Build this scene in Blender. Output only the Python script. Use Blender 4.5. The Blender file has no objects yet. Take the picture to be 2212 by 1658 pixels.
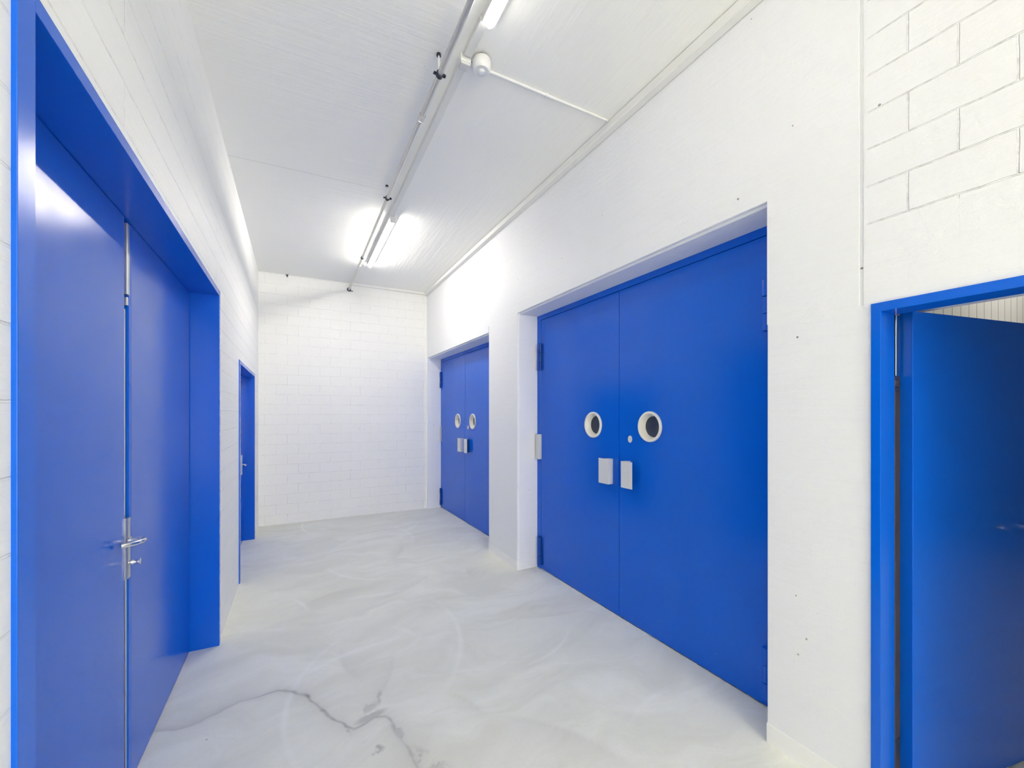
import bpy, bmesh, math, random
import numpy as np
from mathutils import Vector, Matrix

random.seed(7)
np.random.seed(7)
SC = bpy.context.scene
COL = SC.collection
PI = math.pi

# ------------------------------------------------------------------ materials
def new_mat(name):
    m = bpy.data.materials.new(name)
    m.use_nodes = True
    nt = m.node_tree
    for n in list(nt.nodes):
        nt.nodes.remove(n)
    out = nt.nodes.new('ShaderNodeOutputMaterial')
    b = nt.nodes.new('ShaderNodeBsdfPrincipled')
    nt.links.new(b.outputs[0], out.inputs[0])
    return m, nt, b

class NT:
    """small helper around a node tree"""
    def __init__(s, nt): s.nt = nt
    def n(s, t, **kw):
        nd = s.nt.nodes.new(t)
        for k, v in kw.items(): setattr(nd, k, v)
        return nd
    def l(s, a, b): s.nt.links.new(a, b)
    def put(s, sock, v):
        if hasattr(v, 'is_output'): s.l(v, sock)
        else: sock.default_value = v
    def math(s, op, a, b=0.0, c=None, clamp=False):
        nd = s.n('ShaderNodeMath', operation=op, use_clamp=clamp)
        s.put(nd.inputs[0], a); s.put(nd.inputs[1], b)
        if c is not None: s.put(nd.inputs[2], c)
        return nd.outputs[0]
    def ramp(s, v, a, b, lo=0.0, hi=1.0):
        nd = s.n('ShaderNodeMapRange', interpolation_type='SMOOTHSTEP')
        s.put(nd.inputs[0], v); s.put(nd.inputs[1], a); s.put(nd.inputs[2], b); s.put(nd.inputs[3], lo); s.put(nd.inputs[4], hi)
        return nd.outputs[0]
    def noise(s, vec, scale, detail=3.0, rough=0.55, dist=0.0):
        nd = s.n('ShaderNodeTexNoise')
        s.l(vec, nd.inputs['Vector'])
        nd.inputs['Scale'].default_value = scale; nd.inputs['Detail'].default_value = detail
        nd.inputs['Roughness'].default_value = rough; nd.inputs['Distortion'].default_value = dist
        return nd.outputs[0]
    def mix(s, f, a, b):
        nd = s.n('ShaderNodeMix', data_type='RGBA')
        s.put(nd.inputs[0], f); s.put(nd.inputs[6], a); s.put(nd.inputs[7], b)
        return nd.outputs[2]
    def vec(s, x, y, z=0.0):
        nd = s.n('ShaderNodeCombineXYZ')
        s.put(nd.inputs[0], x); s.put(nd.inputs[1], y); s.put(nd.inputs[2], z)
        return nd.outputs[0]
    def coords(s):
        tc = s.n('ShaderNodeTexCoord'); sp = s.n('ShaderNodeSeparateXYZ')
        s.l(tc.outputs['Object'], sp.inputs[0])
        return tc.outputs['Object'], sp.outputs[0], sp.outputs[1], sp.outputs[2]
    def bump(s, h, strength, dist, prev=None):
        nd = s.n('ShaderNodeBump')
        nd.inputs['Strength'].default_value = strength; nd.inputs['Distance'].default_value = dist
        s.l(h, nd.inputs['Height'])
        if prev is not None: s.l(prev, nd.inputs['Normal'])
        return nd.outputs[0]

WHITE = (0.90, 0.90, 0.875, 1)

def wall_mat(name, axis, row, zoff, brick_w, region=None, faint=0.0, pin=0.0, rough=0.5, streak=0.3, col=WHITE):
    """white painted masonry; axis = which object axis runs along the wall"""
    m, nt, b = new_mat(name); t = NT(nt)
    oc, x, y, z = t.coords()
    u = y if axis == 'y' else x
    # block joints, slightly wavy and broken up
    wob = t.noise(oc, 9.0, 2.0)
    zz = t.math('ADD', t.math('SUBTRACT', z, zoff), t.math('MULTIPLY', t.math('SUBTRACT', wob, 0.5), 0.012))
    uu = t.math('ADD', t.math('ADD', u, -0.031), t.math('MULTIPLY', t.math('SUBTRACT', wob, 0.5), 0.008))
    br = t.n('ShaderNodeTexBrick', offset=0.5)
    t.l(t.vec(uu, zz), br.inputs['Vector'])
    br.inputs['Scale'].default_value = 1.0; br.inputs['Mortar Size'].default_value = 0.0036
    br.inputs['Mortar Smooth'].default_value = 0.5; br.inputs['Brick Width'].default_value = brick_w
    br.inputs['Row Height'].default_value = row
    j = br.outputs['Fac']
    weight = 1.0
    if region: weight = region(t, u, z)
    wsum = t.math('ADD', t.math('MULTIPLY', weight, 1.0) if not isinstance(weight, float) else weight * 1.0, faint, clamp=True)
    jw = t.math('MULTIPLY', j, wsum)
    broken = t.ramp(t.noise(oc, 22.0, 4.0, 0.7), 0.44, 0.66)
    dark = t.math('MULTIPLY', jw, broken)
    c = t.mix(t.math('MULTIPLY', dark, 0.42), col, (0.30, 0.30, 0.285, 1))
    big = t.noise(oc, 1.3, 3.0)
    c = t.mix(t.ramp(big, 0.3, 0.7, 0.0, 0.06), c, (0.62, 0.62, 0.60, 1))
    stc = t.noise(t.vec(t.math('MULTIPLY', u, 1.2), t.math('MULTIPLY', z, 26.0)), 1.6, 4.0, 0.6)
    c = t.mix(t.ramp(stc, 0.52, 0.75, 0.0, streak * 0.16), c, (0.60, 0.60, 0.585, 1))
    if pin > 0:
        vo = t.n('ShaderNodeTexVoronoi', feature='F1'); t.l(oc, vo.inputs['Vector']); vo.inputs['Scale'].default_value = 11.0
        dot = t.math('LESS_THAN', vo.outputs['Distance'], t.math('MULTIPLY', t.ramp(t.noise(oc, 6.0, 1.0), 0.46, 0.70), 0.066))
        c = t.mix(t.math('MULTIPLY', dot, pin), c, (0.22, 0.21, 0.18, 1))
    nt.links.new(c, b.inputs['Base Color'])
    b.inputs['Roughness'].default_value = rough
    hgt = t.math('ADD', t.math('MULTIPLY', t.noise(oc, 38.0, 4.0, 0.65), 0.45), t.math('MULTIPLY', stc, streak * 0.8))
    hgt = t.math('SUBTRACT', hgt, t.math('MULTIPLY', jw, 0.55))
    n3 = t.bump(hgt, 1.0, 0.005)
    nt.links.new(n3, b.inputs['Normal'])
    return m

def plain(name, col, rough=0.4, metal=0.0, spec=0.5, bump=0.0, bscale=60.0):
    m, nt, b = new_mat(name); t = NT(nt)
    oc, x, y, z = t.coords()
    v = t.noise(oc, 7.0, 3.0)
    c = t.mix(t.ramp(v, 0.3, 0.7, 0.0, 0.10), (*col, 1), tuple([k * 0.8 for k in col] + [1]))
    nt.links.new(c, b.inputs['Base Color'])
    b.inputs['Roughness'].default_value = rough; b.inputs['Metallic'].default_value = metal
    b.inputs['Specular IOR Level'].default_value = spec
    if bump > 0: nt.links.new(t.bump(t.noise(oc, bscale, 3.0), bump, 0.002), b.inputs['Normal'])
    return m

def blue_mat(name, scuff=False, rough=0.2):
    m, nt, b = new_mat(name); t = NT(nt)
    oc, x, y, z = t.coords()
    c = t.mix(t.ramp(t.noise(oc, 2.2, 4.0), 0.35, 0.7, 0.0, 0.25), (0.0012, 0.103, 0.60, 1), (0.0015, 0.093, 0.53, 1))
    if scuff:   # chipped paint and kick marks low on the leaves
        low = t.ramp(z, 0.02, 0.42, 1.0, 0.0)
        sp = t.ramp(t.noise(oc, 75.0, 3.0, 0.6), 0.70, 0.74)
        gate = t.ramp(t.noise(oc, 5.0, 2.0), 0.50, 0.62)
        c = t.mix(t.math('MULTIPLY', t.math('MULTIPLY', sp, gate), t.math('MULTIPLY', low, 0.7)), c, (0.55, 0.60, 0.72, 1))
    nt.links.new(c, b.inputs['Base Color'])
    rr = t.ramp(t.noise(oc, 3.0, 4.0), 0.3, 0.75, rough - 0.02, rough + 0.045)
    nt.links.new(rr, b.inputs['Roughness'])
    b.inputs['Specular IOR Level'].default_value = 0.31
    n1 = t.bump(t.noise(oc, 190.0, 2.0), 0.06, 0.001)
    n2 = t.bump(t.noise(oc, 5.0, 2.0), 0.05, 0.01, n1)
    nt.links.new(n2, b.inputs['Normal'])
    return m

def emit_mat(name, col, strength):
    m, nt, b = new_mat(name)
    b.inputs['Base Color'].default_value = (0.9, 0.9, 0.9, 1)
    b.inputs['Emission Color'].default_value = (*col, 1)
    b.inputs['Emission Strength'].default_value = strength
    return m

def floor_mat():
    m, nt, b = new_mat('screed_floor'); t = NT(nt)
    oc, x, y, z = t.coords()
    at = t.n('ShaderNodeAttribute', attribute_name='wear')      # r = dark stain, g = pale trowel streak, b = brown tone
    sp = t.n('ShaderNodeSeparateColor'); t.l(at.outputs['Color'], sp.inputs[0])
    warp = t.noise(oc, 0.9, 3.0)
    wx = t.math('ADD', x, t.math('MULTIPLY', warp, 1.6)); wy = t.math('ADD', y, t.math('MULTIPLY', warp, 1.1))
    cloud = t.noise(t.vec(t.math('MULTIPLY', wx, 0.9), t.math('MULTIPLY', wy, 2.2)), 1.5, 5.0, 0.6, 0.6)
    fine = t.noise(oc, 60.0, 5.0, 0.7)
    c = t.mix(t.ramp(cloud, 0.25, 0.75), (0.70, 0.705, 0.63, 1), (0.83, 0.84, 0.775, 1))
    c = t.mix(t.ramp(fine, 0.3, 0.8, 0.0, 0.10), c, (0.50, 0.49, 0.46, 1))
    c = t.mix(t.math('MULTIPLY', sp.outputs[2], 0.55), c, (0.56, 0.54, 0.50, 1))
    c = t.mix(t.math('MULTIPLY', sp.outputs[1], 0.7), c, (0.90, 0.91, 0.88, 1))
    c = t.mix(t.math('MULTIPLY', sp.outputs[0], 0.95), c, (0.235, 0.235, 0.245, 1))
    vo = t.n('ShaderNodeTexVoronoi', feature='F1'); t.l(oc, vo.inputs['Vector']); vo.inputs['Scale'].default_value = 5.0
    dot = t.math('LESS_THAN', vo.outputs['Distance'], t.math('MULTIPLY', t.ramp(t.noise(oc, 4.0, 1.0), 0.55, 0.7), 0.03))
    c = t.mix(t.math('MULTIPLY', dot, 0.7), c, (0.2, 0.2, 0.18, 1))
    nt.links.new(c, b.inputs['Base Color'])
    nt.links.new(t.ramp(cloud, 0.2, 0.8, 0.46, 0.62), b.inputs['Roughness'])
    b.inputs['Specular IOR Level'].default_value = 0.35
    nt.links.new(t.bump(cloud, 0.12, 0.01, t.bump(fine, 0.08, 0.002)), b.inputs['Normal'])
    return m

def ceiling_mat():
    m, nt, b = new_mat('white_concrete_ceiling'); t = NT(nt)
    oc, x, y, z = t.coords()
    ya = t.noise(t.vec(t.math('MULTIPLY', x, 22.0), t.math('MULTIPLY', y, 1.2)), 1.0, 5.0, 0.65)
    xa = t.noise(t.vec(t.math('MULTIPLY', x, 1.0), t.math('MULTIPLY', y, 20.0)), 1.0, 5.0, 0.65)
    side = t.ramp(x, 0.84, 0.90)
    mixn = t.n('ShaderNodeMix', data_type='FLOAT'); t.l(side, mixn.inputs[0]); t.l(xa, mixn.inputs[2]); t.l(ya, mixn.inputs[3])
    # formwork joint across the corridor
    jy = t.math('ABSOLUTE', t.math('SUBTRACT', y, t.math('ADD', 3.93, t.math('MULTIPLY', t.noise(oc, 4.0), 0.02))))
    joint = t.math('MULTIPLY', t.ramp(jy, 0.002, 0.008, 1.0, 0.0), t.ramp(x, 0.7, 0.76, 1.0, 0.15))
    c = t.mix(t.ramp(t.noise(oc, 1.4, 3.0), 0.3, 0.7, 0.0, 0.08), (0.92, 0.92, 0.885, 1), (0.80, 0.80, 0.765, 1))  # lighter, warmer white makes up for weak bluish light up here
    c = t.mix(t.math('MULTIPLY', joint, 0.28), c, (0.40, 0.40, 0.38, 1))
    vo = t.n('ShaderNodeTexVoronoi', feature='F1'); t.l(oc, vo.inputs['Vector']); vo.inputs['Scale'].default_value = 6.0
    dot = t.math('LESS_THAN', vo.outputs['Distance'], t.math('MULTIPLY', t.ramp(t.noise(oc, 5.0, 1.0), 0.56, 0.75), 0.04))
    c = t.mix(t.math('MULTIPLY', dot, 0.6), c, (0.35, 0.34, 0.31, 1))
    nt.links.new(c, b.inputs['Base Color'])
    b.inputs['Roughness'].default_value = 0.6
    n1 = t.bump(t.noise(oc, 50.0, 4.0), 0.15, 0.003)
    nt.links.new(t.bump(mixn.outputs[0], 0.7, 0.007, n1), b.inputs['Normal'])
    return m

def panel_mat():
    m, nt, b = new_mat('white_panel_wall'); t = NT(nt)
    oc, x, y, z = t.coords()
    f = t.math('ABSOLUTE', t.math('SUBTRACT', t.math('FRACT', t.math('DIVIDE', x, 0.152)), 0.5))
    line = t.ramp(f, 0.02, 0.045, 1.0, 0.0)
    c = t.mix(t.math('MULTIPLY', line, 0.85), (0.80, 0.79, 0.75, 1), (0.18, 0.18, 0.24, 1))
    nt.links.new(c, b.inputs['Base Color']); b.inputs['Roughness'].default_value = 0.5
    nt.links.new(t.bump(t.math('SUBTRACT', 1.0, line), 0.5, 0.006), b.inputs['Normal'])
    return m

def grille_mat():
    m, nt, b = new_mat('dark_porthole_mesh'); t = NT(nt)
    oc, x, y, z = t.coords()
    gy = t.math('ABSOLUTE', t.math('SUBTRACT', t.math('FRACT', t.math('DIVIDE', y, 0.006)), 0.5))
    gz = t.math('ABSOLUTE', t.math('SUBTRACT', t.math('FRACT', t.math('DIVIDE', z, 0.006)), 0.5))
    g = t.ramp(t.math('MAXIMUM', gy, gz), 0.34, 0.42)
    c = t.mix(g, (0.012, 0.018, 0.035, 1), (0.07, 0.085, 0.12, 1))
    nt.links.new(c, b.inputs['Base Color']); b.inputs['Roughness'].default_value = 0.25
    return m

def right_region(t, u, z):       # exposed blocks only above the open door; the rest of that wall is smooth concrete
    a = t.ramp(u, 0.825, 0.838, 1.0, 0.0)
    return t.math('MULTIPLY', a, t.ramp(z, 2.352, 2.362))

M_LEFT = wall_mat('left_wall_paint', 'y', 0.146, 0.02, 1.7, faint=-0.3, streak=0.6)
M_BACK = wall_mat('back_wall_paint', 'x', 0.146, -0.006, 0.29, faint=-0.45, pin=0.35, streak=0.3, col=(0.85, 0.855, 0.84, 1))  # darker white offsets the strong light on this wall
M_RIGHT = wall_mat('right_wall_paint', 'y', 0.150, -0.03, 0.27, region=right_region, faint=0.06, pin=0.85, streak=0.4, col=(0.845, 0.855, 0.872, 1))  # darker, bluer white offsets the strong warm light here
M_PLASTER = wall_mat('white_plaster', 'y', 0.146, 0.0, 0.3, faint=-1.0, streak=0.2)
M_FLOOR = floor_mat()
M_CEIL = ceiling_mat()
M_PANEL = panel_mat()
M_DIM_GREY = plain('dimming_grey', (0.26, 0.26, 0.25), 0.7)  # unseen surfaces kept grey to dim reflections in the open leaf
M_BLUE = blue_mat('blue_gloss_paint')
M_BLUE_SCUFF = blue_mat('blue_gloss_paint_scuffed', True, 0.17)
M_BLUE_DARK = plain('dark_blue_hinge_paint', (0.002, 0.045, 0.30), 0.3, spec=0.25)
M_GAP = plain('dark_door_gap', (0.012, 0.014, 0.022), 0.7)  # near-black standing in for the shade inside door gaps
M_ALU = plain('brushed_aluminium', (0.62, 0.62, 0.60), 0.33, 0.9, bump=0.05, bscale=200)
M_CHROME = plain('satin_steel', (0.72, 0.73, 0.75), 0.2, 1.0)
M_PIPE = plain('galvanised_pipe', (0.62, 0.61, 0.58), 0.34, 1.0)
M_DARK = plain('dark_steel_clamp', (0.03, 0.035, 0.055), 0.4, 0.3)
M_BROWN = plain('brown_rubber_seal', (0.045, 0.036, 0.036), 0.5)
M_PLASTIC = plain('white_plastic', (0.80, 0.80, 0.80), 0.35)
M_CREAM = plain('cream_white_plastic', (0.80, 0.79, 0.73), 0.4)
M_GREYBOX = plain('light_grey_plastic', (0.66, 0.66, 0.65), 0.4)
M_PULL = plain('satin_silver_pull', (0.70, 0.71, 0.72), 0.45, 0.1)
M_TRUNK = plain('painted_trunking', (0.80, 0.80, 0.775), 0.5)
M_LENS = plain('frosted_sensor_lens', (0.68, 0.70, 0.74), 0.2)
M_MESH = grille_mat()
LAMP_TINT = (1.0, 0.945, 0.84)
M_LAMP = emit_mat('lit_fluorescent_diffuser', LAMP_TINT, 86.0)
M_LAMP_NEAR = emit_mat('lit_fluorescent_diffuser_near', LAMP_TINT, 12.0)
M_FILL_REAR = emit_mat('rear_fill_diffuser', LAMP_TINT, 60.0)  # glow of the added fill lamps behind the viewer
M_FILL_SIDE = emit_mat('side_room_fill_diffuser', (1.0, 0.96, 0.88), 95.0)  # glow of the added lamp in the side room

# ------------------------------------------------------------------ mesh helpers
class MB:
    def __init__(s): s.bm = bmesh.new()
    def box(s, x0, x1, y0, y1, z0, z1, bev=0.0, seg=2):
        x0, x1 = sorted((x0, x1)); y0, y1 = sorted((y0, y1)); z0, z1 = sorted((z0, z1))
        r = bmesh.ops.create_cube(s.bm, size=1.0)
        vs = r['verts']
        for v in vs:
            v.co = Vector(((x0 + x1) / 2 + v.co.x * (x1 - x0), (y0 + y1) / 2 + v.co.y * (y1 - y0), (z0 + z1) / 2 + v.co.z * (z1 - z0)))
        if bev > 0:
            es = list({e for v in vs for e in v.link_edges})
            bmesh.ops.bevel(s.bm, geom=es, offset=bev, segments=seg, affect='EDGES', profile=0.5)
        return s
    def prism(s, pts, axis, a, b):
        """closed polygon extruded along an axis; pts are the two other coordinates in xyz order"""
        def P(p, t):
            return Vector((t, p[0], p[1])) if axis == 'x' else Vector((p[0], t, p[1])) if axis == 'y' else Vector((p[0], p[1], t))
        v0 = [s.bm.verts.new(P(p, a)) for p in pts]; v1 = [s.bm.verts.new(P(p, b)) for p in pts]
        s.bm.faces.new(v0); s.bm.faces.new(v1)
        n = len(pts)
        for i in range(n): s.bm.faces.new((v0[i], v0[(i + 1) % n], v1[(i + 1) % n], v1[i]))
        return s
    def tube(s, path, r, n=14, caps=True):
        path = [Vector(p) for p in path]
        rs = r if isinstance(r, (list, tuple)) else [r] * len(path)
        rings = []; ref = None
        for i, p in enumerate(path):
            d = (path[min(i + 1, len(path) - 1)] - path[max(i - 1, 0)]).normalized()
            if ref is None:
                ref = Vector((0, 0, 1)) if abs(d.z) < 0.9 else Vector((1, 0, 0))
            a = (ref - d * ref.dot(d)).normalized(); ref = a
            b = d.cross(a)
            rings.append([s.bm.verts.new(p + (a * math.cos(2 * PI * k / n) + b * math.sin(2 * PI * k / n)) * rs[i]) for k in range(n)])
        for i in range(len(rings) - 1):
            for k in range(n):
                s.bm.faces.new((rings[i][k], rings[i][(k + 1) % n], rings[i + 1][(k + 1) % n], rings[i + 1][k]))
        if caps:
            s.bm.faces.new(rings[0]); s.bm.faces.new(rings[-1])
        return s
    def lathe(s, prof, origin, axis, n=40, close=False):
        """prof = [(radius, along-axis)], revolved about axis through origin"""
        o = Vector(origin); ax = Vector(axis).normalized()
        a = (Vector((0, 0, 1)) if abs(ax.z) < 0.9 else Vector((1, 0, 0))); a = (a - ax * a.dot(ax)).normalized(); b = ax.cross(a)
        rings = []
        for r, h in prof:
            if r < 1e-6: rings.append([s.bm.verts.new(o + ax * h)])
            else: rings.append([s.bm.verts.new(o + ax * h + (a * math.cos(2 * PI * k / n) + b * math.sin(2 * PI * k / n)) * r) for k in range(n)])
        pairs = list(zip(rings[:-1], rings[1:]))
        if close: pairs.append((rings[-1], rings[0]))
        for A, B in pairs:
            for k in range(n):
                if len(A) == 1 and len(B) == 1: continue
                if len(A) == 1: s.bm.faces.new((A[0], B[k], B[(k + 1) % n]))
                elif len(B) == 1: s.bm.faces.new((A[k], A[(k + 1) % n], B[0]))
                else: s.bm.faces.new((A[k], A[(k + 1) % n], B[(k + 1) % n], B[k]))
        return s
    def build(s, name, mat, parent=None, smooth=False):
        bmesh.ops.recalc_face_normals(s.bm, faces=s.bm.faces[:])
        me = bpy.data.meshes.new(name); s.bm.to_mesh(me); s.bm.free()
        me.materials.append(mat)
        if smooth:
            for p in me.polygons: p.use_smooth = True
            me.set_sharp_from_angle(angle=math.radians(35))
        o = bpy.data.objects.new(name, me); COL.objects.link(o)
        if parent is not None: o.parent = parent
        return o

def tag(o, label, cat, group=None, kind=None):
    o['label'] = label; o['category'] = cat
    if group: o['group'] = group
    if kind: o['kind'] = kind
    return o

def empty(name, loc=(0, 0, 0), rz=0.0):
    o = bpy.data.objects.new(name, None); COL.objects.link(o)
    o.location = loc; o.rotation_euler = (0, 0, rz); o.empty_display_size = 0.1
    return o

def copy_tree(o, parent=None):
    c = o.copy(); COL.objects.link(c)
    if parent is not None: c.parent = parent
    for ch in list(o.children): copy_tree(ch, c)
    return c

# ------------------------------------------------------------------ layout (metres, camera above the origin, +Y down the corridor)
XL = -0.482                  # left wall face
R_ORG = (2.060, 0, 0)        # right wall face at y = 0; the wall closes in slightly towards the end
R_ROT = 0.0106
YF, YB = -6.5, 6.96

def zc(x, y):                # underside of the ceiling slab, which falls a little to the left
    t = (x + 0.482) / 2.5; yy = max(min(y, 7.2), 0.0) - 1.2
    return 3.640 + 0.002 * yy + t * (0.065 - 0.0085 * yy)

# ------------------------------------------------------------------ floor
CRACK = [(-0.64,2.70),(-0.626,2.688),(-0.57,2.664),(-0.519,2.657),(-0.448,2.667),(-0.374,2.704),(-0.285,2.751),(-0.187,2.759),(-0.095,2.77),(-0.024,2.728),
         (0.047,2.638),(0.112,2.499),(0.173,2.37),(0.222,2.29),(0.262,2.255),(0.319,2.258),(0.369,2.284),(0.416,2.278),(0.441,2.224),
         (0.446,2.132),(0.47,2.036),(0.483,1.952),(0.493,1.866),(0.50,1.78)]
CRACK_W = [0.2,0.35,0.35,0.35,0.4,0.45,0.55,0.7,1.0,1.2,1.3,1.0,0.9,1.0,1.0,0.9,0.9,1.0,0.9,0.7,0.7,0.8,0.6,0.3]

def seg_dist(X, Y, pts, vals=None):
    best = np.full(X.shape, 1e9); val = np.zeros(X.shape); side = np.zeros(X.shape)
    for i in range(len(pts) - 1):
        ax, ay = pts[i]; bx, by = pts[i + 1]
        dx, dy = bx - ax, by - ay; L2 = dx * dx + dy * dy
        t = np.clip(((X - ax) * dx + (Y - ay) * dy) / L2, 0, 1)
        d = np.hypot(X - ax - t * dx, Y - ay - t * dy)
        m = d < best
        best = np.where(m, d, best)
        side = np.where(m, np.sign((X - ax) * dy - (Y - ay) * dx), side)
        if vals is not None: val = np.where(m, vals[i] * (1 - t) + vals[i + 1] * t, val)
    return best, val, side

def vnoise(X, Y, s, seed):
    rng = np.random.RandomState(seed); g = rng.rand(64, 64)
    x = X * s; y = Y * s; xi = np.floor(x).astype(int); yi = np.floor(y).astype(int)
    fx = x - xi; fy = y - yi; fx = fx * fx * (3 - 2 * fx); fy = fy * fy * (3 - 2 * fy)
    a = g[xi % 64, yi % 64]; b = g[(xi + 1) % 64, yi % 64]; c = g[xi % 64, (yi + 1) % 64]; d = g[(xi + 1) % 64, (yi + 1) % 64]
    return (a * (1 - fx) + b * fx) * (1 - fy) + (c * (1 - fx) + d * fx) * fy

def make_floor():
    xs = np.concatenate([[-1.0, -0.8], np.arange(-0.66, 0.62, 0.006), np.arange(0.62, 2.34, 0.02), [2.4, 3.0, 4.0, 5.2, 6.5, 7.2]])
    ys = np.concatenate([np.arange(-6.9, 0.9, 0.2), np.arange(0.9, 1.75, 0.025), np.arange(1.75, 2.85, 0.005), np.arange(2.85, 7.15, 0.022), [7.2, 7.3]])
    X, Y = np.meshgrid(xs, ys)
    nx, ny = len(xs), len(ys)
    co = np.zeros((nx * ny, 3)); co[:, 0] = X.ravel(); co[:, 1] = Y.ravel()
    idx = np.arange(nx * ny).reshape(ny, nx)
    q = np.stack([idx[:-1, :-1], idx[:-1, 1:], idx[1:, 1:], idx[1:, :-1]], -1).reshape(-1, 4)
    me = bpy.data.meshes.new('floor')
    me.vertices.add(nx * ny); me.vertices.foreach_set('co', co.ravel())
    me.loops.add(q.size); me.loops.foreach_set('vertex_index', q.ravel())
    me.polygons.add(len(q)); me.polygons.foreach_set('loop_start', np.arange(0, q.size, 4)); me.polygons.foreach_set('loop_total', np.full(len(q), 4))
    me.update(calc_edges=True); me.validate()
    # stain: a wavering dried-water line with a soft wash behind it
    jx = X + (vnoise(X, Y, 22, 1) - 0.5) * 0.016; jy = Y + (vnoise(X, Y, 22, 2) - 0.5) * 0.016
    d, w, side = seg_dist(jx, jy, CRACK, CRACK_W)
    wid = 0.006 + 0.012 * w * vnoise(X, Y, 9, 3)
    line = np.clip(1.25 - d / wid, 0, 1) * np.clip(w * 0.75 + 0.12, 0, 1)
    line *= 0.45 + 0.55 * vnoise(X, Y, 30, 4)
    halo = np.exp(-d / 0.05) * (0.22 + 0.25 * vnoise(X, Y, 7, 5)) * np.clip(w, 0.3, 1)
    wash = (side < 0) * np.exp(-d / 0.06) * np.clip(1 - (X + 0.3) / 0.25, 0, 1) * 0.42
    stain = np.maximum(line, np.maximum(halo * 0.8, wash))
    fb = lambda k, sd: 0.5 * vnoise(X, Y, k, sd) + 0.3 * vnoise(X + 0.37 * Y, Y - 0.37 * X, k * 2.3, sd + 1) + 0.2 * vnoise(X - 0.6 * Y, Y + 0.6 * X, k * 5.1, sd + 2)
    # (centre, half-length along, half-width, direction, amount): smears left where water dried
    for n_, (bx, by, la_, lb_, ang, amt, lo) in enumerate([(0.352, 2.300, 0.10, 0.035, 0.25, 0.55, 0.40), (0.416, 2.430, 0.075, 0.016, 1.35, 0.40, 0.30), (0.355, 2.375, 0.07, 0.040, 0.4, 0.34, 0.40),
                                  (0.255, 2.150, 0.050, 0.016, -0.25, 0.50, 0.44), (0.325, 2.060, 0.065, 0.040, 0.3, 0.62, 0.50), (0.235, 2.235, 0.012, 0.040, 0.2, 0.50, 0.35),
                                  (0.455, 2.140, 0.11, 0.028, -1.4, 0.45, 0.40), (0.54, 1.88, 0.16, 0.055, -1.1, 0.38, 0.40), (-0.16, 2.725, 0.06, 0.018, 0.1, 0.30, 0.42)]):
        c_, s_ = math.cos(ang), math.sin(ang); dx, dy = X - bx, Y - by
        rr = np.hypot((dx * c_ + dy * s_) / la_, (-dx * s_ + dy * c_) / lb_)
        f_ = fb(17, 40 + 5 * n_)
        stain = np.maximum(stain, amt * np.clip((1.15 - rr) * 1.6, 0, 1) * np.clip((f_ - lo) / 0.10, 0, 1))
    # pale trowel arcs and brown washes
    pale = np.zeros(X.shape); brown = np.zeros(X.shape)
    rng = random.Random(5)
    for k in range(46):
        cx, cy = rng.uniform(-0.6, 2.2), rng.uniform(1.0, 6.8); r = rng.uniform(0.35, 1.3); a0 = rng.uniform(0, 2 * PI); span = rng.uniform(0.25, 0.8)
        dx, dy = X - cx, Y - cy; rad = np.hypot(dx, dy); ang = np.abs((np.arctan2(dy, dx) - a0 + PI) % (2 * PI) - PI)
        fade = np.clip(1 - ang / span, 0, 1) ** 0.7
        e = rad - r
        thin = np.exp(-(e / rng.uniform(0.010, 0.02)) ** 2)
        wide = np.where(e < 0, np.exp(e / rng.uniform(0.06, 0.2)), np.exp(-e / 0.012))
        if k % 2: pale = np.maximum(pale, fade * (0.55 * thin + 0.18 * wide))
        else: brown = np.maximum(brown, fade * 0.8 * wide)
    brown = np.maximum(brown, 0.5 * np.clip((Y - 3.0) / 4.0, 0, 1) * vnoise(X, Y, 1.3, 31))
    ca = me.color_attributes.new('wear', 'FLOAT_COLOR', 'POINT')
    arr = np.ones((nx * ny, 4)); arr[:, 0] = np.clip(stain, 0, 1).ravel(); arr[:, 1] = np.clip(pale, 0, 1).ravel(); arr[:, 2] = np.clip(brown, 0, 1).ravel()
    ca.data.foreach_set('color', arr.ravel())
    me.materials.append(M_FLOOR)
    o = bpy.data.objects.new('floor', me); COL.objects.link(o)
    return tag(o, 'pale grey screed floor with trowel marks and a wavering dark stain line', 'floor', kind='structure')
make_floor()

# ------------------------------------------------------------------ ceiling
def make_ceiling():
    bm = bmesh.new()
    xs = [-1.0, -0.482, 0.0, 0.5, 1.0, 1.5, 2.06, 2.41]; ys = [-6.9, -5.3, -3, -1, 0, 1.2, 2, 3, 4, 5, 6, 7.0, 7.3]
    lo = [[bm.verts.new((x, y, zc(x, y))) for x in xs] for y in ys]
    hi = [[bm.verts.new((x, y, 3.80)) for x in xs] for y in ys]
    for j in range(len(ys) - 1):
        for i in range(len(xs) - 1):
            bm.faces.new((lo[j][i], lo[j][i + 1], lo[j + 1][i + 1], lo[j + 1][i])); bm.faces.new((hi[j][i], hi[j][i + 1], hi[j + 1][i + 1], hi[j + 1][i]))
    for j in range(len(ys) - 1):
        for i in (0, -1): bm.faces.new((lo[j][i], lo[j + 1][i], hi[j + 1][i], hi[j][i]))
    for i in range(len(xs) - 1):
        for j in (0, -1): bm.faces.new((lo[j][i], lo[j][i + 1], hi[j][i + 1], hi[j][i]))
    b = MB(); b.bm.free(); b.bm = bm
    o = b.build('ceiling', M_CEIL)
    return tag(o, 'white painted concrete ceiling with faint formwork board marks', 'ceiling', kind='structure')
make_ceiling()

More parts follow.
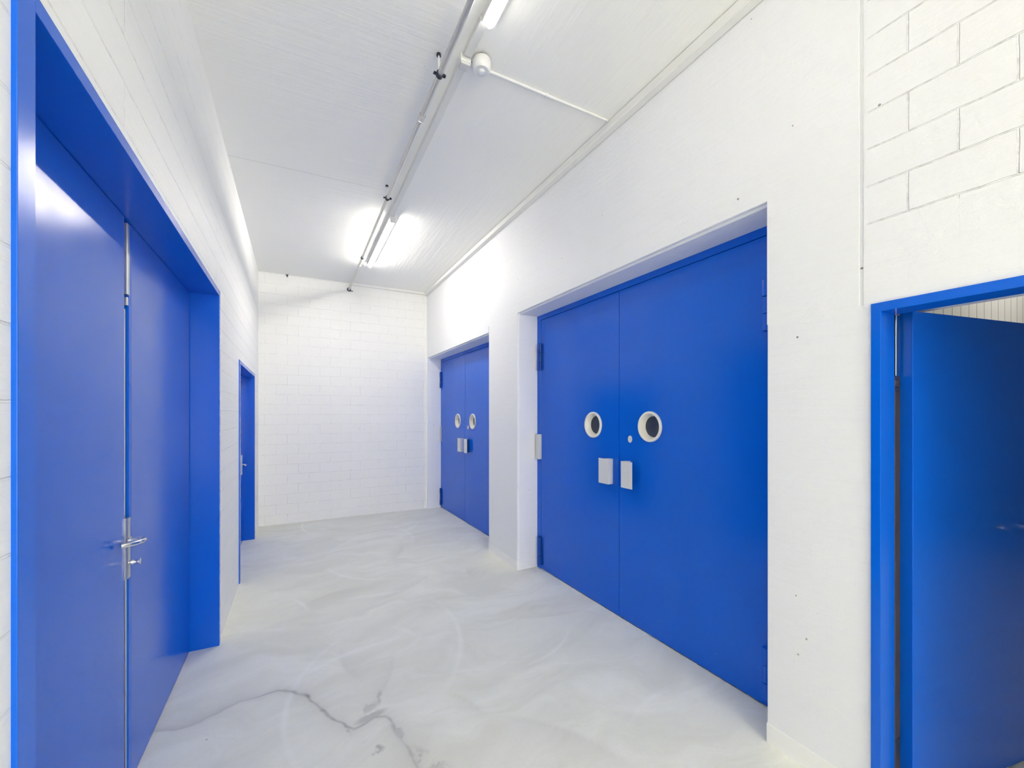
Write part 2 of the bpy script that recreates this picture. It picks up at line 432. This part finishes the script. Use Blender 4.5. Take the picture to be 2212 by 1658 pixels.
# ------------------------------------------------------------------ walls
ZT = 3.78
b = MB()
x0, x1 = XL - 0.30, XL
b.box(x0, x1, YF - 0.2, 1.150, -0.02, ZT).box(x0, x1, 1.150, 3.520, 2.448, ZT).box(x0, x1, 3.520, 4.680, -0.02, ZT)
b.box(x0, x1, 4.680, 6.300, 2.112, ZT).box(x0, x1, 6.300, 7.20, -0.02, ZT)
tag(b.build('wall_left', M_LEFT), 'white painted block wall holding the two blue doors with the lever handles', 'wall', kind='structure')

b = MB(); b.prism([(-0.79, 6.940), (2.40, 6.992), (2.40, 7.20), (-0.79, 7.20)], 'z', -0.02, ZT)
tag(b.build('wall_back', M_BACK), 'white painted block wall closing the far end of the corridor', 'wall', kind='structure')
b = MB(); b.box(-0.79, 2.41, YF - 0.2, YF, 3.45, ZT).box(-0.79, XL + 0.06, YF - 0.2, YF, -0.02, 3.45).box(2.05, 2.41, YF - 0.2, YF, -0.02, 3.45)  # gateway invented so the bright sky can fill the corridor
tag(b.build('wall_front', M_PLASTER), 'unseen white wall behind the viewer, its wide gateway added to let in fill light', 'wall', kind='structure')

def rounded(x0, x1, y0, y1, r, n=4):
    """footprint with the two corridor-side corners (x0) rounded"""
    p = [(x1, y0), (x1, y1)]
    p += [(x0 + r - r * math.sin(a), y1 - r + r * math.cos(a)) for a in [PI / 2 * k / n for k in range(n + 1)]]
    p += [(x0 + r - r * math.cos(a), y0 + r - r * math.sin(a)) for a in [PI / 2 * k / n for k in range(n + 1)]]
    return p
def lintel(z0, lip):
    return [(0, ZT), (0, z0 + lip), (0.004, z0 + lip - 0.003), (0.026, z0 + lip - 0.001), (0.030, z0 + 0.001), (0.034, z0), (0.34, z0), (0.34, ZT)]
b = MB(); T = 0.34
b.box(0, T, YF - 0.2, -0.12, -0.02, ZT)                                   # beyond the open door, behind the viewer
b.box(0, T, -0.12, 0.843, 2.040, ZT)                                      # over the open door
b.box(0.008, T, 0.843, 0.858, 2.040, ZT)                                  # sunken joint
b.box(0, T, 0.858, 1.232, 2.040, ZT)
b.prism(rounded(0, T, 0.814, 1.232, 0.006), 'z', -0.02, 2.040)            # pier
b.prism(lintel(2.630, 0.016), 'y', 1.232, 3.765)
b.prism(rounded(0, T, 3.765, 4.483, 0.022), 'z', -0.02, 2.640)            # pillar
b.box(0, T, 3.765, 4.483, 2.640, ZT)
b.prism(lintel(2.553, 0.014), 'y', 4.483, 6.945)
b.box(0, T, 6.945, 7.20, -0.02, ZT)
wr = b.build('wall_right', M_RIGHT); wr.location = R_ORG; wr.rotation_euler = (0, 0, R_ROT)
tag(wr, 'white painted wall with concrete lintels, a pillar and three blue door openings', 'wall', kind='structure')

b = MB()
b.prism(rounded(-0.004, 0.02, 0.90, 1.234, 0.004), 'z', 0, 0.092)
b.prism(rounded(-0.004, 0.05, 3.762, 4.486, 0.022), 'z', 0, 0.084)
bb = b.build('baseboard_right', M_PLASTER); bb.location = R_ORG; bb.rotation_euler = (0, 0, R_ROT)
tag(bb, 'low white plaster plinth along the foot of the pillar and pier', 'baseboard', kind='structure')

# side room seen through the open door
b = MB(); b.box(2.405, 6.6, 1.15, 1.21, -0.02, 3.6)
tag(b.build('wall_side', M_PANEL), 'white wall of narrow vertical boards glimpsed above the open blue door', 'wall', kind='structure')
b = MB(); b.box(6.6, 6.7, -3.2, 1.21, -0.02, 3.6)
tag(b.build('wall_side_east', M_DIM_GREY), 'unseen end wall of the side room, greyed to dim reflections', 'wall', kind='structure')
b = MB(); b.box(2.43, 6.7, -3.3, -3.2, -0.02, 3.6)
tag(b.build('wall_side_south', M_DIM_GREY), 'unseen wall of the side room opposite the boarded one, greyed to dim reflections', 'wall', kind='structure')
b = MB(); b.box(2.43, 6.7, -3.3, 1.21, 3.6, 3.7)
tag(b.build('ceiling_side', M_DIM_GREY), 'unseen ceiling of the side room, in the same dimming grey', 'ceiling', kind='structure')

# ------------------------------------------------------------------ door 1: near left double door (local x = into the wall is negative)
D1 = empty('door_1', (XL, 0, 0)); tag(D1, 'nearest blue steel double door in the left wall with a steel lever handle', 'door', kind='structure')
a0, a1, ztop, dep = 1.204, 3.490, 2.424, -0.152
b = MB()
b.box(dep - 0.03, 0.009, 1.141, a0, 0, 2.462, 0.0015).box(dep - 0.03, 0.009, a1, 3.532, 0, 2.462, 0.0015)
b.box(dep - 0.03, 0.009, a0 - 0.002, a1 + 0.002, ztop, 2.462, 0.0015)
f1 = b.build('door_frame', M_BLUE, D1)
b = MB(); b.box(dep - 0.05, dep - 0.035, a0, a1, 0, ztop)  # dark sheet put in for the shade behind the leaf gaps
b.build('gap_shade_sheet', M_GAP, D1)
s1 = 2.318
b = MB(); b.prism([(dep - 0.034, a0 + 0.005), (dep, a0 + 0.005), (dep, s1 - 0.045), (dep - 0.004, s1 - 0.036), (dep - 0.014, s1 - 0.006), (dep - 0.018, s1), (dep - 0.034, s1)], 'z', 0.006, ztop - 0.004)
la = b.build('door_leaf', M_BLUE, D1)
s2 = 2.346
b = MB(); b.prism([(dep - 0.034, s2), (dep - 0.010, s2), (dep - 0.006, s2 + 0.004), (dep - 0.004, s2 + 0.028), (dep - 0.004, a1 - 0.020), (dep - 0.034, a1 - 0.020)], 'z', 0.006, ztop - 0.004)
lb = b.build('door_leaf', M_BLUE, D1)
b = MB(); b.box(dep - 0.03, dep - 0.010, s1 + 0.007, s2 - 0.006, 0.01, 0.90, 0.001).box(dep - 0.03, dep - 0.014, s1 + 0.011, s2 - 0.007, 0.90, 2.05, 0.001)
b.build('edge_strip', M_ALU, lb)['label'] = 'narrow grey metal edge strip'
b = MB(); b.box(dep - 0.022, dep - 0.001, s1 - 0.004, s2 - 0.006, 2.11, ztop - 0.012, 0.002).box(dep - 0.022, dep - 0.004, s1 + 0.004, s2 - 0.008, 2.065, 2.10, 0.002)
b.build('flush_bolt', M_ALU, lb)['label'] = 'silver flush bolt at the top of the seam'
# lever set on the near leaf
b = MB(); yc = 2.292
b.prism([(dep, yc - 0.022), (dep + 0.006, yc - 0.022), (dep + 0.011, yc - 0.014), (dep + 0.011, yc + 0.014), (dep + 0.006, yc + 0.022), (dep, yc + 0.022)], 'z', 0.915, 1.168)
b.build('handle_plate', M_ALU, la)['label'] = 'long narrow silver handle plate'
b = MB(); zl = 1.072; f = dep + 0.010
b.tube([(f, yc, zl), (f + 0.035, yc, zl), (f + 0.048, yc - 0.004, zl), (f + 0.053, yc - 0.016, zl), (f + 0.051, yc - 0.045, zl + 0.001), (f + 0.040, yc - 0.076, zl + 0.003), (f + 0.020, yc - 0.098, zl + 0.004), (f + 0.004, yc - 0.106, zl + 0.004)], 0.0100)
b.lathe([(0.0, 0.0), (0.016, 0.0), (0.016, 0.006), (0.0, 0.006)], (f, yc, zl), (1, 0, 0), 20)
b.build('lever_handle', M_CHROME, la, True)['label'] = 'satin steel lever curved back to the leaf'
b = MB(); b.lathe([(0.0, 0.0), (0.011, 0.0), (0.011, 0.012), (0.007, 0.018), (0.007, 0.026), (0.013, 0.030), (0.013, 0.036), (0.0, 0.038)], (f, yc + 0.004, 0.978), (1, 0, 0), 20)
b.build('thumb_turn', M_CHROME, la, True)['label'] = 'small round steel thumb turn'

# ------------------------------------------------------------------ door 2: far left door
D2 = empty('door_2', (XL, 0, 0)); tag(D2, 'narrow looking blue door deep in the left wall beside the far corner', 'door', kind='structure')
c0, c1, zt2, dp2 = 4.735, 6.255, 2.085, -0.118
b = MB()
b.box(dp2 - 0.04, 0.008, 4.672, c0, 0, 2.120, 0.0015).box(dp2 - 0.04, 0.008, c1, 6.310, 0, 2.120, 0.0015).box(dp2 - 0.04, 0.008, c0 - 0.002, c1 + 0.002, zt2, 2.120, 0.0015)
b.build('door_frame', M_BLUE, D2)
b = MB(); b.box(dp2 - 0.045, dp2, c0 + 0.004, c1 - 0.006, 0.006, zt2 - 0.004, 0.002)
l2 = b.build('door_leaf', M_BLUE, D2)
b = MB(); b.box(dp2, dp2 + 0.008, 6.06, 6.10, 0.86, 1.10, 0.002)
b.build('handle_plate', M_ALU, l2)
b = MB(); b.tube([(dp2 + 0.006, 6.08, 0.985), (dp2 + 0.045, 6.08, 0.985), (dp2 + 0.053, 6.07, 0.985), (dp2 + 0.053, 5.96, 0.985)], 0.009)
b.build('lever_handle', M_CHROME, l2, True)

# ------------------------------------------------------------------ doors 3 and 4: the double doors with portholes (local x = into the wall is positive)
def hinge_mb(d, s, z0, z1, sgn):
    h = (z1 - z0) / 3.0; b = MB()
    for k in range(3):
        r = 0.019 if k != 1 else 0.016
        b.lathe([(0, z0 + k * h + 0.002), (r, z0 + k * h + 0.002), (r, z0 + (k + 1) * h - 0.002), (0, z0 + (k + 1) * h - 0.002)], (d - 0.012, s, 0), (0, 0, 1), 18)
    b.box(d - 0.006, d + 0.002, s, s + sgn * (0.040 if sgn < 0 else 0.012), z0 + h * 0.1, z1 - h * 0.1, 0.001)
    b.box(d - 0.006, d + 0.002, s, s - sgn * 0.035, z0 + h * 0.1, z1 - h * 0.1, 0.001)
    return b
def porthole(parent, d, s, z):
    b = MB()
    b.lathe([(0.112, 0.0), (0.112, 0.006), (0.108, 0.012), (0.100, 0.014), (0.094, 0.011), (0.092, 0.004), (0.076, -0.038), (0.074, -0.042), (0.080, -0.044), (0.100, -0.010)], (d, s, z), (-1, 0, 0), 48, True)
    p = b.build('porthole', M_CREAM, parent, True); p['label'] = 'round white porthole collar'
    b = MB(); b.lathe([(0.0, -0.036), (0.077, -0.036), (0.077, -0.040), (0.0, -0.040)], (d, s, z), (-1, 0, 0), 40)
    g = b.build('porthole_mesh', M_MESH, parent); g['label'] = 'dark mesh disc inside the porthole'
def pull(parent, d, s_in, s_out, z0, z1):
    """bent plate pull: web next to the seam, plate lying outwards"""
    sg = 1 if s_out > s_in else -1
    b = MB(); q = 0.050
    b.prism([(d, s_in), (d - q, s_in), (d - q, s_out), (d - q + 0.004, s_out), (d - q + 0.004, s_in + sg * 0.004), (d, s_in + sg * 0.004)], 'z', z0, z1)
    for zz in (z0, z1 - 0.004): b.box(d - q + 0.0005, d, s_in + sg * 0.0005, s_in + sg * 0.055, zz, zz + 0.004)
    p = b.build('pull_handle', M_PULL, parent); p['label'] = 'flat silver pull handle standing off the leaf'
def hole_leaf(parent, d, y0, y1, z0, z1, holes, mat, th=0.05):
    """leaf slab whose front face is pierced for the porthole"""
    hy, hz, hr = holes; bm = bmesh.new(); n = 48
    ring = [(hy + hr * math.cos(2 * PI * k / n), hz + hr * math.sin(2 * PI * k / n)) for k in range(n)]
    def edge_pt(k):
        a = 2 * PI * k / n; c, s_ = math.cos(a), math.sin(a)
        t = min([((y1 - hy) / c) if c > 1e-9 else 1e9, ((y0 - hy) / c) if c < -1e-9 else 1e9, ((z1 - hz) / s_) if s_ > 1e-9 else 1e9, ((z0 - hz) / s_) if s_ < -1e-9 else 1e9])
        return (hy + c * t, hz + s_ * t)
    outer = [edge_pt(k) for k in range(n)]
    corners = [(y1, z1), (y0, z1), (y0, z0), (y1, z0)]
    poly = []
    for k in range(n):
        a, c = outer[k], outer[(k + 1) % n]
        seg = [a]
        for q in corners:
            an = lambda p: math.atan2(p[1] - hz, p[0] - hy) % (2 * PI)
            a0, a1, aq = an(a), an(c), an(q)
            if a1 <= a0: a1 += 2 * PI
            if aq < a0: aq += 2 * PI
            if a0 + 1e-6 < aq < a1 - 1e-6: seg.append(q)
        poly.append((seg, c))
    cache = {}
    def V(x, p):
        key = (round(x, 5), round(p[0], 5), round(p[1], 5))
        if key not in cache: cache[key] = bm.verts.new((x, p[0], p[1]))
        return cache[key]
    per = []
    for k in range(n):
        seg, nx = poly[k]; per += seg
        bm.faces.new([V(d, ring[k])] + [V(d, q) for q in seg] + [V(d, nx), V(d, ring[(k + 1) % n])])
        bm.faces.new((V(d, ring[k]), V(d, ring[(k + 1) % n]), V(d + th, ring[(k + 1) % n]), V(d + th, ring[k])))
    m_ = len(per)
    for k in range(m_): bm.faces.new((V(d, per[k]), V(d, per[(k + 1) % m_]), V(d + th, per[(k + 1) % m_]), V(d + th, per[k])))
    b = MB(); b.bm.free(); b.bm = bm
    return b.build('door_leaf', mat, parent)

def double_door(name, label, o0, o1, mid, half, top, hole_off, hz, leaf_top, hinge_sides):
    D = empty(name, R_ORG, R_ROT); tag(D, label, 'door', kind='structure')
    dl = 0.237
    b = MB()
    b.box(dl - 0.002, dl + 0.06, o0 - 0.02, mid - half, 0, top + 0.02, 0.0015).box(dl - 0.002, dl + 0.06, mid + half, o1 + 0.02, 0, top + 0.02, 0.0015)
    b.box(dl - 0.002, dl + 0.06, mid - half - 0.001, mid + half + 0.001, leaf_top, top + 0.02, 0.0015)
    b.build('door_frame', M_BLUE, D)
    b = MB(); b.box(dl + 0.055, dl + 0.07, o0, o1, 0, top)  # near-black sheet, stands in for shade in the seams
    b.build('gap_shade_sheet', M_GAP, D)
    for sg in (1, -1):
        y0, y1 = sorted((mid + sg * 0.0025, mid + sg * (half - 0.005)))
        leaf = hole_leaf(D, dl, y0, y1, 0.008, leaf_top - 0.005, (mid + sg * hole_off, hz, 0.097), M_BLUE_SCUFF)
        porthole(leaf, dl, mid + sg * hole_off, hz)
        pull(leaf, dl, mid + sg * 0.073, mid + sg * 0.190, 1.040, 1.243)
        hs = mid + sg * (half - 0.004)
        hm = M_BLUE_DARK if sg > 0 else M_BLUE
        hinge_mb(dl, hs, 2.055, 2.335, -sg).build('hinge', hm, leaf, True)
        hinge_mb(dl, hs, 0.045, 0.335, -sg).build('hinge', hm, leaf, True)
        if sg > 0:
            b = MB(); b.box(dl - 0.036, dl, hs - 0.010, hs + 0.060, 1.138, 1.396, 0.004)
            h = b.build('hinge_cover', M_GREYBOX, leaf); h['label'] = 'light grey cover at mid height on the far edge'
        else:
            b = MB()
            b.prism([(mid - 0.122 + 0.020 * math.cos(a), 1.412 + 0.027 * math.sin(a)) for a in [2 * PI * k / 24 for k in range(24)]], 'x', dl - 0.006, dl + 0.001)
            b.lathe([(0, 0.006), (0.010, 0.006), (0.010, 0.010), (0, 0.010)], (dl, mid - 0.122, 1.418), (-1, 0, 0), 20)
            k = b.build('lock_rosette', M_PULL, leaf); k['label'] = 'small oval steel lock rosette'
    return D
double_door('door_4', 'large blue double door with portholes in the near recess of the right wall', 1.232, 3.765, 2.529, 1.164, 2.630, 0.319, 1.512, 2.582, 0)
double_door('door_3', 'smaller blue double door with portholes in the far recess past the pillar', 4.483, 6.945, 5.820, 1.110, 2.553, 0.297, 1.501, 2.505, 0)

# ------------------------------------------------------------------ door 5: the open door at the right edge
D5 = empty('door_5', R_ORG, R_ROT); tag(D5, 'blue single door standing open into the side room at the right edge', 'door', kind='structure')
b = MB(); e0, e1, zt5 = -0.08, 0.784, 2.006
b.box(-0.010, 0.112, e1, 0.816, 0, 2.042, 0.0015).box(-0.010, 0.112, -0.122, e0, 0, 2.042, 0.0015).box(-0.010, 0.112, e0 - 0.002, e1 + 0.002, zt5, 2.042, 0.0015)
b.build('door_frame', M_BLUE, D5)
b = MB(); b.box(0.112, 0.130, 0.793, 0.814, 0, 2.03).box(0.112, 0.130, -0.118, 0.793, 2.012, 2.03)
b.build('frame_rebate', M_GAP, D5)
b = MB(); b.box(0.122, 0.172, 0.786, 0.812, 0.012, 1.70, 0.003).box(0.122, 0.172, 0.786, 0.812, 1.712, 1.745, 0.006)
k = b.build('rubber_seal', M_BROWN, D5); k['label'] = 'brown rubber seal along the hinge side'
b = MB(); b.box(0.126, 0.166, 0.783, 0.812, 1.757, 2.008, 0.003)
k = b.build('hinge', M_CHROME, D5); k['label'] = 'bright steel upper hinge'
b = MB(); b.box(0.126, 0.166, 0.783, 0.812, 0.20, 0.27, 0.004)
b.build('hinge', M_DARK, D5)
leaf5 = empty('leaf_pivot')
b = MB(); L5, T5 = 0.90, 0.046
b.box(0, L5, 0, T5, 0.010, 2.020, 0.0025)          # leaf frame of reference: x along the leaf, y = thickness
lf = b.build('door_leaf', M_BLUE, D5)
bpy.data.objects.remove(leaf5)
lf.location = (0.166, 0.745, 0); lf.rotation_euler = (0, 0, math.radians(-10.19) - R_ROT)
b = MB(); b.box(L5 - 0.075, L5 - 0.035, -0.009, 0.0, 0.93, 1.19, 0.002)
b.build('handle_plate', M_ALU, lf)
b = MB(); b.tube([(L5 - 0.055, -0.008, 1.07), (L5 - 0.055, -0.046, 1.07), (L5 - 0.066, -0.055, 1.07), (L5 - 0.175, -0.055, 1.068)], 0.009)
b.build('lever_handle', M_CHROME, lf, True)

# ------------------------------------------------------------------ ceiling services
# fluorescent battens
def make_lamp(name_mat):
    r = empty('ceiling_lamp')
    b = MB(); b.box(-0.037, 0.037, 0.0, 1.53, -0.044, 0.012, 0.004)
    b.build('lamp_base', M_PLASTIC, r)
    b = MB(); n = 8; R = 0.024
    sec = [(0.0, 0.0)] + [(1.0, 0.0)] + [(math.cos(PI / 2 * k / n), -0.010 / R - 0.9 * math.sin(PI / 2 * k / n)) for k in range(n + 1)]
    half = [(u, v) for u, v in sec[1:]]
    prof = half + [(-u, v) for u, v in half[::-1]][0:]
    ends = [(R * math.cos(PI / 2 * k / n), 1.53 - R + R * math.sin(PI / 2 * k / n)) for k in range(n + 1)]
    stations = [(1.0, 0.0)] + [(r / R, y) for r, y in ends]
    rings = []
    for sc, y in stations:
        sc = max(sc, 0.02)
        rings.append([b.bm.verts.new((u * R * sc, y, -0.043 + v * R * (0.55 + 0.45 * sc))) for u, v in prof])
    m_ = len(prof)
    for i in range(len(rings) - 1):
        for k in range(m_): b.bm.faces.new((rings[i][k], rings[i][(k + 1) % m_], rings[i + 1][(k + 1) % m_], rings[i + 1][k]))
    b.bm.faces.new(rings[0]); b.bm.faces.new(rings[-1])
    b.build('lamp_diffuser', name_mat, r, True)['label'] = 'glowing white diffuser'
    b = MB(); b.box(-0.029, 0.029, -0.004, 0.030, -0.080, -0.002, 0.008)
    b.build('end_cap', M_GREYBOX, r)
    return r
LX = 0.888
lampB = make_lamp(M_LAMP)
def place_lamp(o, y, label):
    o.location = (LX, y, zc(LX, y + 0.76) - 0.001); tag(o, label, 'ceiling lamp', 'fluorescent lamps along the ceiling')
place_lamp(lampB, 4.37, 'lit fluorescent lamp near the end wall, past the pipe clamps')
lampA = make_lamp(M_LAMP_NEAR); place_lamp(lampA, 0.45, 'lit fluorescent lamp cut off by the top of the photo, near the sensor')
fillC = make_lamp(M_FILL_REAR); place_lamp(fillC, -3.30, 'added fill lamp, unseen on the ceiling behind the viewer')  # added out of view to brighten the corridor
fillD = copy_tree(fillC); place_lamp(fillD, -5.20, 'added fill lamp, unseen on the ceiling next to the added gateway')  # second added fill lamp, also out of view
fillS = make_lamp(M_FILL_SIDE); fillS.location = (5.6, 0.55, 3.6); fillS.rotation_euler = (0, 0, PI / 2); tag(fillS, 'added fill lamp, unseen on the side room ceiling', 'ceiling lamp')  # added out of view to light the boarded wall

# trunking between lamps
def trunk(y0, y1, label):
    b = MB(); ym = (y0 + y1) / 2; TX = 0.869
    pts = [(-0.024, 0.012), (-0.024, -0.026), (-0.020, -0.030), (0.020, -0.030), (0.024, -0.026), (0.024, 0.012)]
    b.prism(pts, 'y', y0 - ym, y1 - ym)
    o = b.build('cable_trunking', M_TRUNK)
    z0, z1 = zc(TX, y0), zc(TX, y1)
    o.location = (TX, ym, (z0 + z1) / 2); o.rotation_euler = (math.atan2(z1 - z0, y1 - y0), 0, 0)
    return tag(o, label, 'cable trunking', 'white cable trunking on the ceiling')
trunk(2.325, 4.372, 'long white cable trunking from the square junction box to the far lamp')
trunk(1.984, 2.220, 'short white cable trunking between the nearest lamp and the square junction box')

# junction box
zj = zc(0.866, 2.27)
J = empty('junction_box', (0.866, 2.270, zj)); tag(J, 'small square grey junction box on the ceiling beside the round sensor', 'junction box')
b = MB(); b.box(-0.033, 0.033, -0.031, 0.031, -0.046, 0.006, 0.006)
b.build('box_body', M_PLASTIC, J)
b = MB(); b.box(-0.030, 0.030, -0.028, 0.028, -0.060, -0.046, 0.005)
b.build('box_lid', M_GREYBOX, J)
b = MB(); b.tube([(0.030, -0.010, -0.020), (0.060, -0.016, -0.022)], 0.004)
b.build('cable_stub', M_DARK, J)['label'] = 'short dark cable towards the sensor'

# motion sensor
zs = zc(0.958, 2.232)
S_ = empty('motion_sensor', (0.958, 2.232, zs)); tag(S_, 'round white motion sensor on the ceiling next to the square box', 'motion sensor')
b = MB(); b.lathe([(0, 0.014), (0.040, 0.014), (0.040, -0.014), (0, -0.014)], (0, 0, 0), (0, 0, 1), 32)  # ring painted dark to stand in for the gap's shade
b.build('sensor_base', M_DARK, S_, True)['label'] = 'base ring coloured dark for the shadow gap under the ceiling'
b = MB(); b.lathe([(0, -0.012), (0.051, -0.012), (0.055, -0.020), (0.055, -0.054), (0.051, -0.068), (0.042, -0.076), (0, -0.076)], (0, 0, 0), (0, 0, 1), 40)
b.build('sensor_body', M_PLASTIC, S_, True)
b = MB(); b.lathe([(0.021, -0.075), (0.020, -0.080), (0.015, -0.086), (0.008, -0.089), (0, -0.090)], (0, 0, 0), (0, 0, 1), 28)
b.build('sensor_lens', M_LENS, S_, True)['label'] = 'small frosted lens dome'

# conduit from the sensor to the wall duct
xa, xb = 0.985, 1.962
C_ = empty('conduit_pipe', (0, 2.298, 0)); tag(C_, 'thin white conduit running from the round sensor across to the wall duct', 'conduit')
b = MB(); b.tube([(xa, -0.012, zc(xa, 2.29) - 0.008), (xb, 0.012, zc(xb, 2.31) - 0.008)], 0.0080)
b.build('conduit_tube', M_PLASTIC, C_, True)
b = MB(); zz = zc(1.45, 2.3)
b.box(1.442, 1.456, -0.011, 0.013, zz - 0.020, zz + 0.002, 0.003)
b.build('conduit_clip', M_PLASTIC, C_)
b = MB(); b.lathe([(0, 0), (0.010, 0), (0.010, 0.014), (0, 0.014)], (xb - 0.012, 0.011, zc(xb, 2.3) - 0.010), (1, 0, 0), 16)
b.build('conduit_end', M_GREYBOX, C_, True)

# duct in the corner of ceiling and right wall
b = MB()
ys = [YF, -2, 0.0, 1.2, 3.0, 5.0, 6.93]
rows = []
for y in ys:
    xw = 2.060 - 0.0106 * y - 0.004; xf = 1.990 if y < 1.2 else 1.990 - 0.062 * (y - 1.2) / 5.75
    zt = zc(xf, y); hb = zt - 0.060 if y < 1.2 else zt - 0.060 + 0.014 * (y - 1.2) / 5.75
    rows.append([b.bm.verts.new(p) for p in ((xf, y, zt - 0.004), (xf, y, hb + 0.004), (xf + 0.004, y, hb), (xw, y, hb), (xw, y, zt - 0.004))])
for i in range(len(rows) - 1):
    for k in range(5): b.bm.faces.new((rows[i][k], rows[i][(k + 1) % 5], rows[i + 1][(k + 1) % 5], rows[i + 1][k]))
b.bm.faces.new(rows[0]); b.bm.faces.new(rows[-1])
tag(b.build('cable_duct', M_TRUNK), 'long white cable duct in the corner of ceiling and right wall', 'cable duct')

# small trunking along the top of the end wall
b = MB(); zb_ = zc(1.0, 6.95)
b.prism([(6.925, zb_ + 0.004), (6.925, zb_ - 0.030), (6.985, zb_ - 0.030), (6.985, zb_ + 0.004)], 'x', 0.765, 1.925)
tag(b.build('cable_trunking', M_TRUNK), 'short white trunking along the top of the end wall beside the pipe', 'cable trunking')

# small dark hook at the top of the end wall
hx = -0.118; hz_ = zc(hx, 6.94)
H = empty('screw_hook', (hx, 6.947, hz_ - 0.008)); tag(H, 'tiny dark screw hook at the top of the end wall near the left corner', 'hook')
b = MB(); b.tube([(0, 0.012, 0), (0, -0.015, -0.002), (0.004, -0.030, -0.012), (0.004, -0.034, -0.024), (0.002, -0.026, -0.032)], 0.006, 10)
b.build('hook_shank', M_DARK, H, True)
b = MB(); b.lathe([(0, 0), (0.014, 0), (0.014, 0.005), (0, 0.005)], (0, -0.004, 0), (0, -1, 0), 16)
b.build('hook_collar', M_DARK, H, True)

# suspended metal pipe
PX, PZ = 0.731, 3.553
P_ = empty('metal_pipe', (PX, 0, PZ)); tag(P_, 'slim galvanised pipe hung below the ceiling along the length of the corridor', 'pipe')
b = MB(); b.tube([(0, YF + 0.1, 0), (0, 2.0, 0), (0, 6.93, 0)], 0.0155, 20)
b.build('pipe_run', M_PIPE, P_, True)
def coupling(y, r=0.022, L=0.03, mat=M_ALU):
    b = MB(); b.lathe([(0.015, -L), (r, -L), (r, -L * 0.4), (r * 0.86, -L * 0.35), (r * 0.86, L * 0.35), (r, L * 0.4), (r, L), (0.015, L)], (0, y, 0), (0, 1, 0), 20)
    b.build('pipe_coupling', mat, P_, True)
coupling(2.708); coupling(5.446, 0.021, 0.02, M_DARK); coupling(5.73, 0.019, 0.018)
for y in (-2.2, 0.6, 2.312, 3.849):
    zt = zc(PX - 0.004, y) - PZ
    b = MB(); b.tube([(-0.004, y, 0.016), (-0.005, y, zt - 0.010)], 0.0055, 12)
    hg = b.build('hanger_rod', M_TRUNK, P_, True); hg['label'] = 'white hanger rod'
    b = MB(); b.lathe([(0, 0.004), (0.013, 0.004), (0.013, -0.012), (0, -0.012)], (-0.005, y, zt), (0, 0, 1), 16)
    b.build('hanger_foot', M_DARK, hg, True)
    b = MB()
    b.lathe([(0.0155, -0.011), (0.021, -0.011), (0.021, 0.011), (0.0155, 0.011)], (0, y, 0), (0, 1, 0), 20, True)
    b.box(0.016, 0.036, y - 0.010, y + 0.010, -0.004, 0.002, 0.001).box(-0.036, -0.016, y - 0.010, y + 0.010, -0.004, 0.002, 0.001)
    b.lathe([(0, -0.008), (0.006, -0.008), (0.006, 0.010), (0, 0.010)], (0.029, y, 0), (0, 0, 1), 8)
    b.build('pipe_clamp', M_DARK, P_)
b = MB(); b.lathe([(0.015, 0), (0.030, 0), (0.030, 0.008), (0.015, 0.008)], (0, 6.935, 0), (0, 1, 0), 20, True); b.box(-0.012, 0.058, 6.932, 6.944, -0.024, -0.014, 0.001)
b.build('end_flange', M_DARK, P_, True)

# ------------------------------------------------------------------ world, camera, render look
w = bpy.data.worlds.new('World'); SC.world = w; w.use_nodes = True
w.node_tree.nodes['Background'].inputs[0].default_value = (1.0, 0.95, 0.85, 1); w.node_tree.nodes['Background'].inputs[1].default_value = 8.2

cam = bpy.data.cameras.new('Camera'); co = bpy.data.objects.new('Camera', cam); COL.objects.link(co)
co.location = (0, 0, 1.6); co.rotation_euler = (PI / 2, 0, -math.atan(466.0 / 898.0))
cam.sensor_fit = 'HORIZONTAL'; cam.sensor_width = 36.0; cam.lens = 898.0 / 2212.0 * 36.0
cam.shift_y = 66.0 / 2212.0; cam.clip_start = 0.02
SC.camera = co

vs = SC.view_settings
SC.display_settings.display_device = 'sRGB'
vs.view_transform = 'Standard'; vs.look = 'None'; vs.gamma = 1.0; vs.use_curve_mapping = False
vs.exposure = 0.36
cy = SC.cycles
cy.max_bounces = 12; cy.diffuse_bounces = 10; cy.glossy_bounces = 3; cy.use_light_tree = False; cy.caustics_reflective = False; cy.caustics_refractive = False; cy.use_denoising = True
cy.use_adaptive_sampling = True; cy.adaptive_threshold = 0.1; cy.adaptive_min_samples = 16
cy.sample_clamp_indirect = 4.0; cy.blur_glossy = 1.0
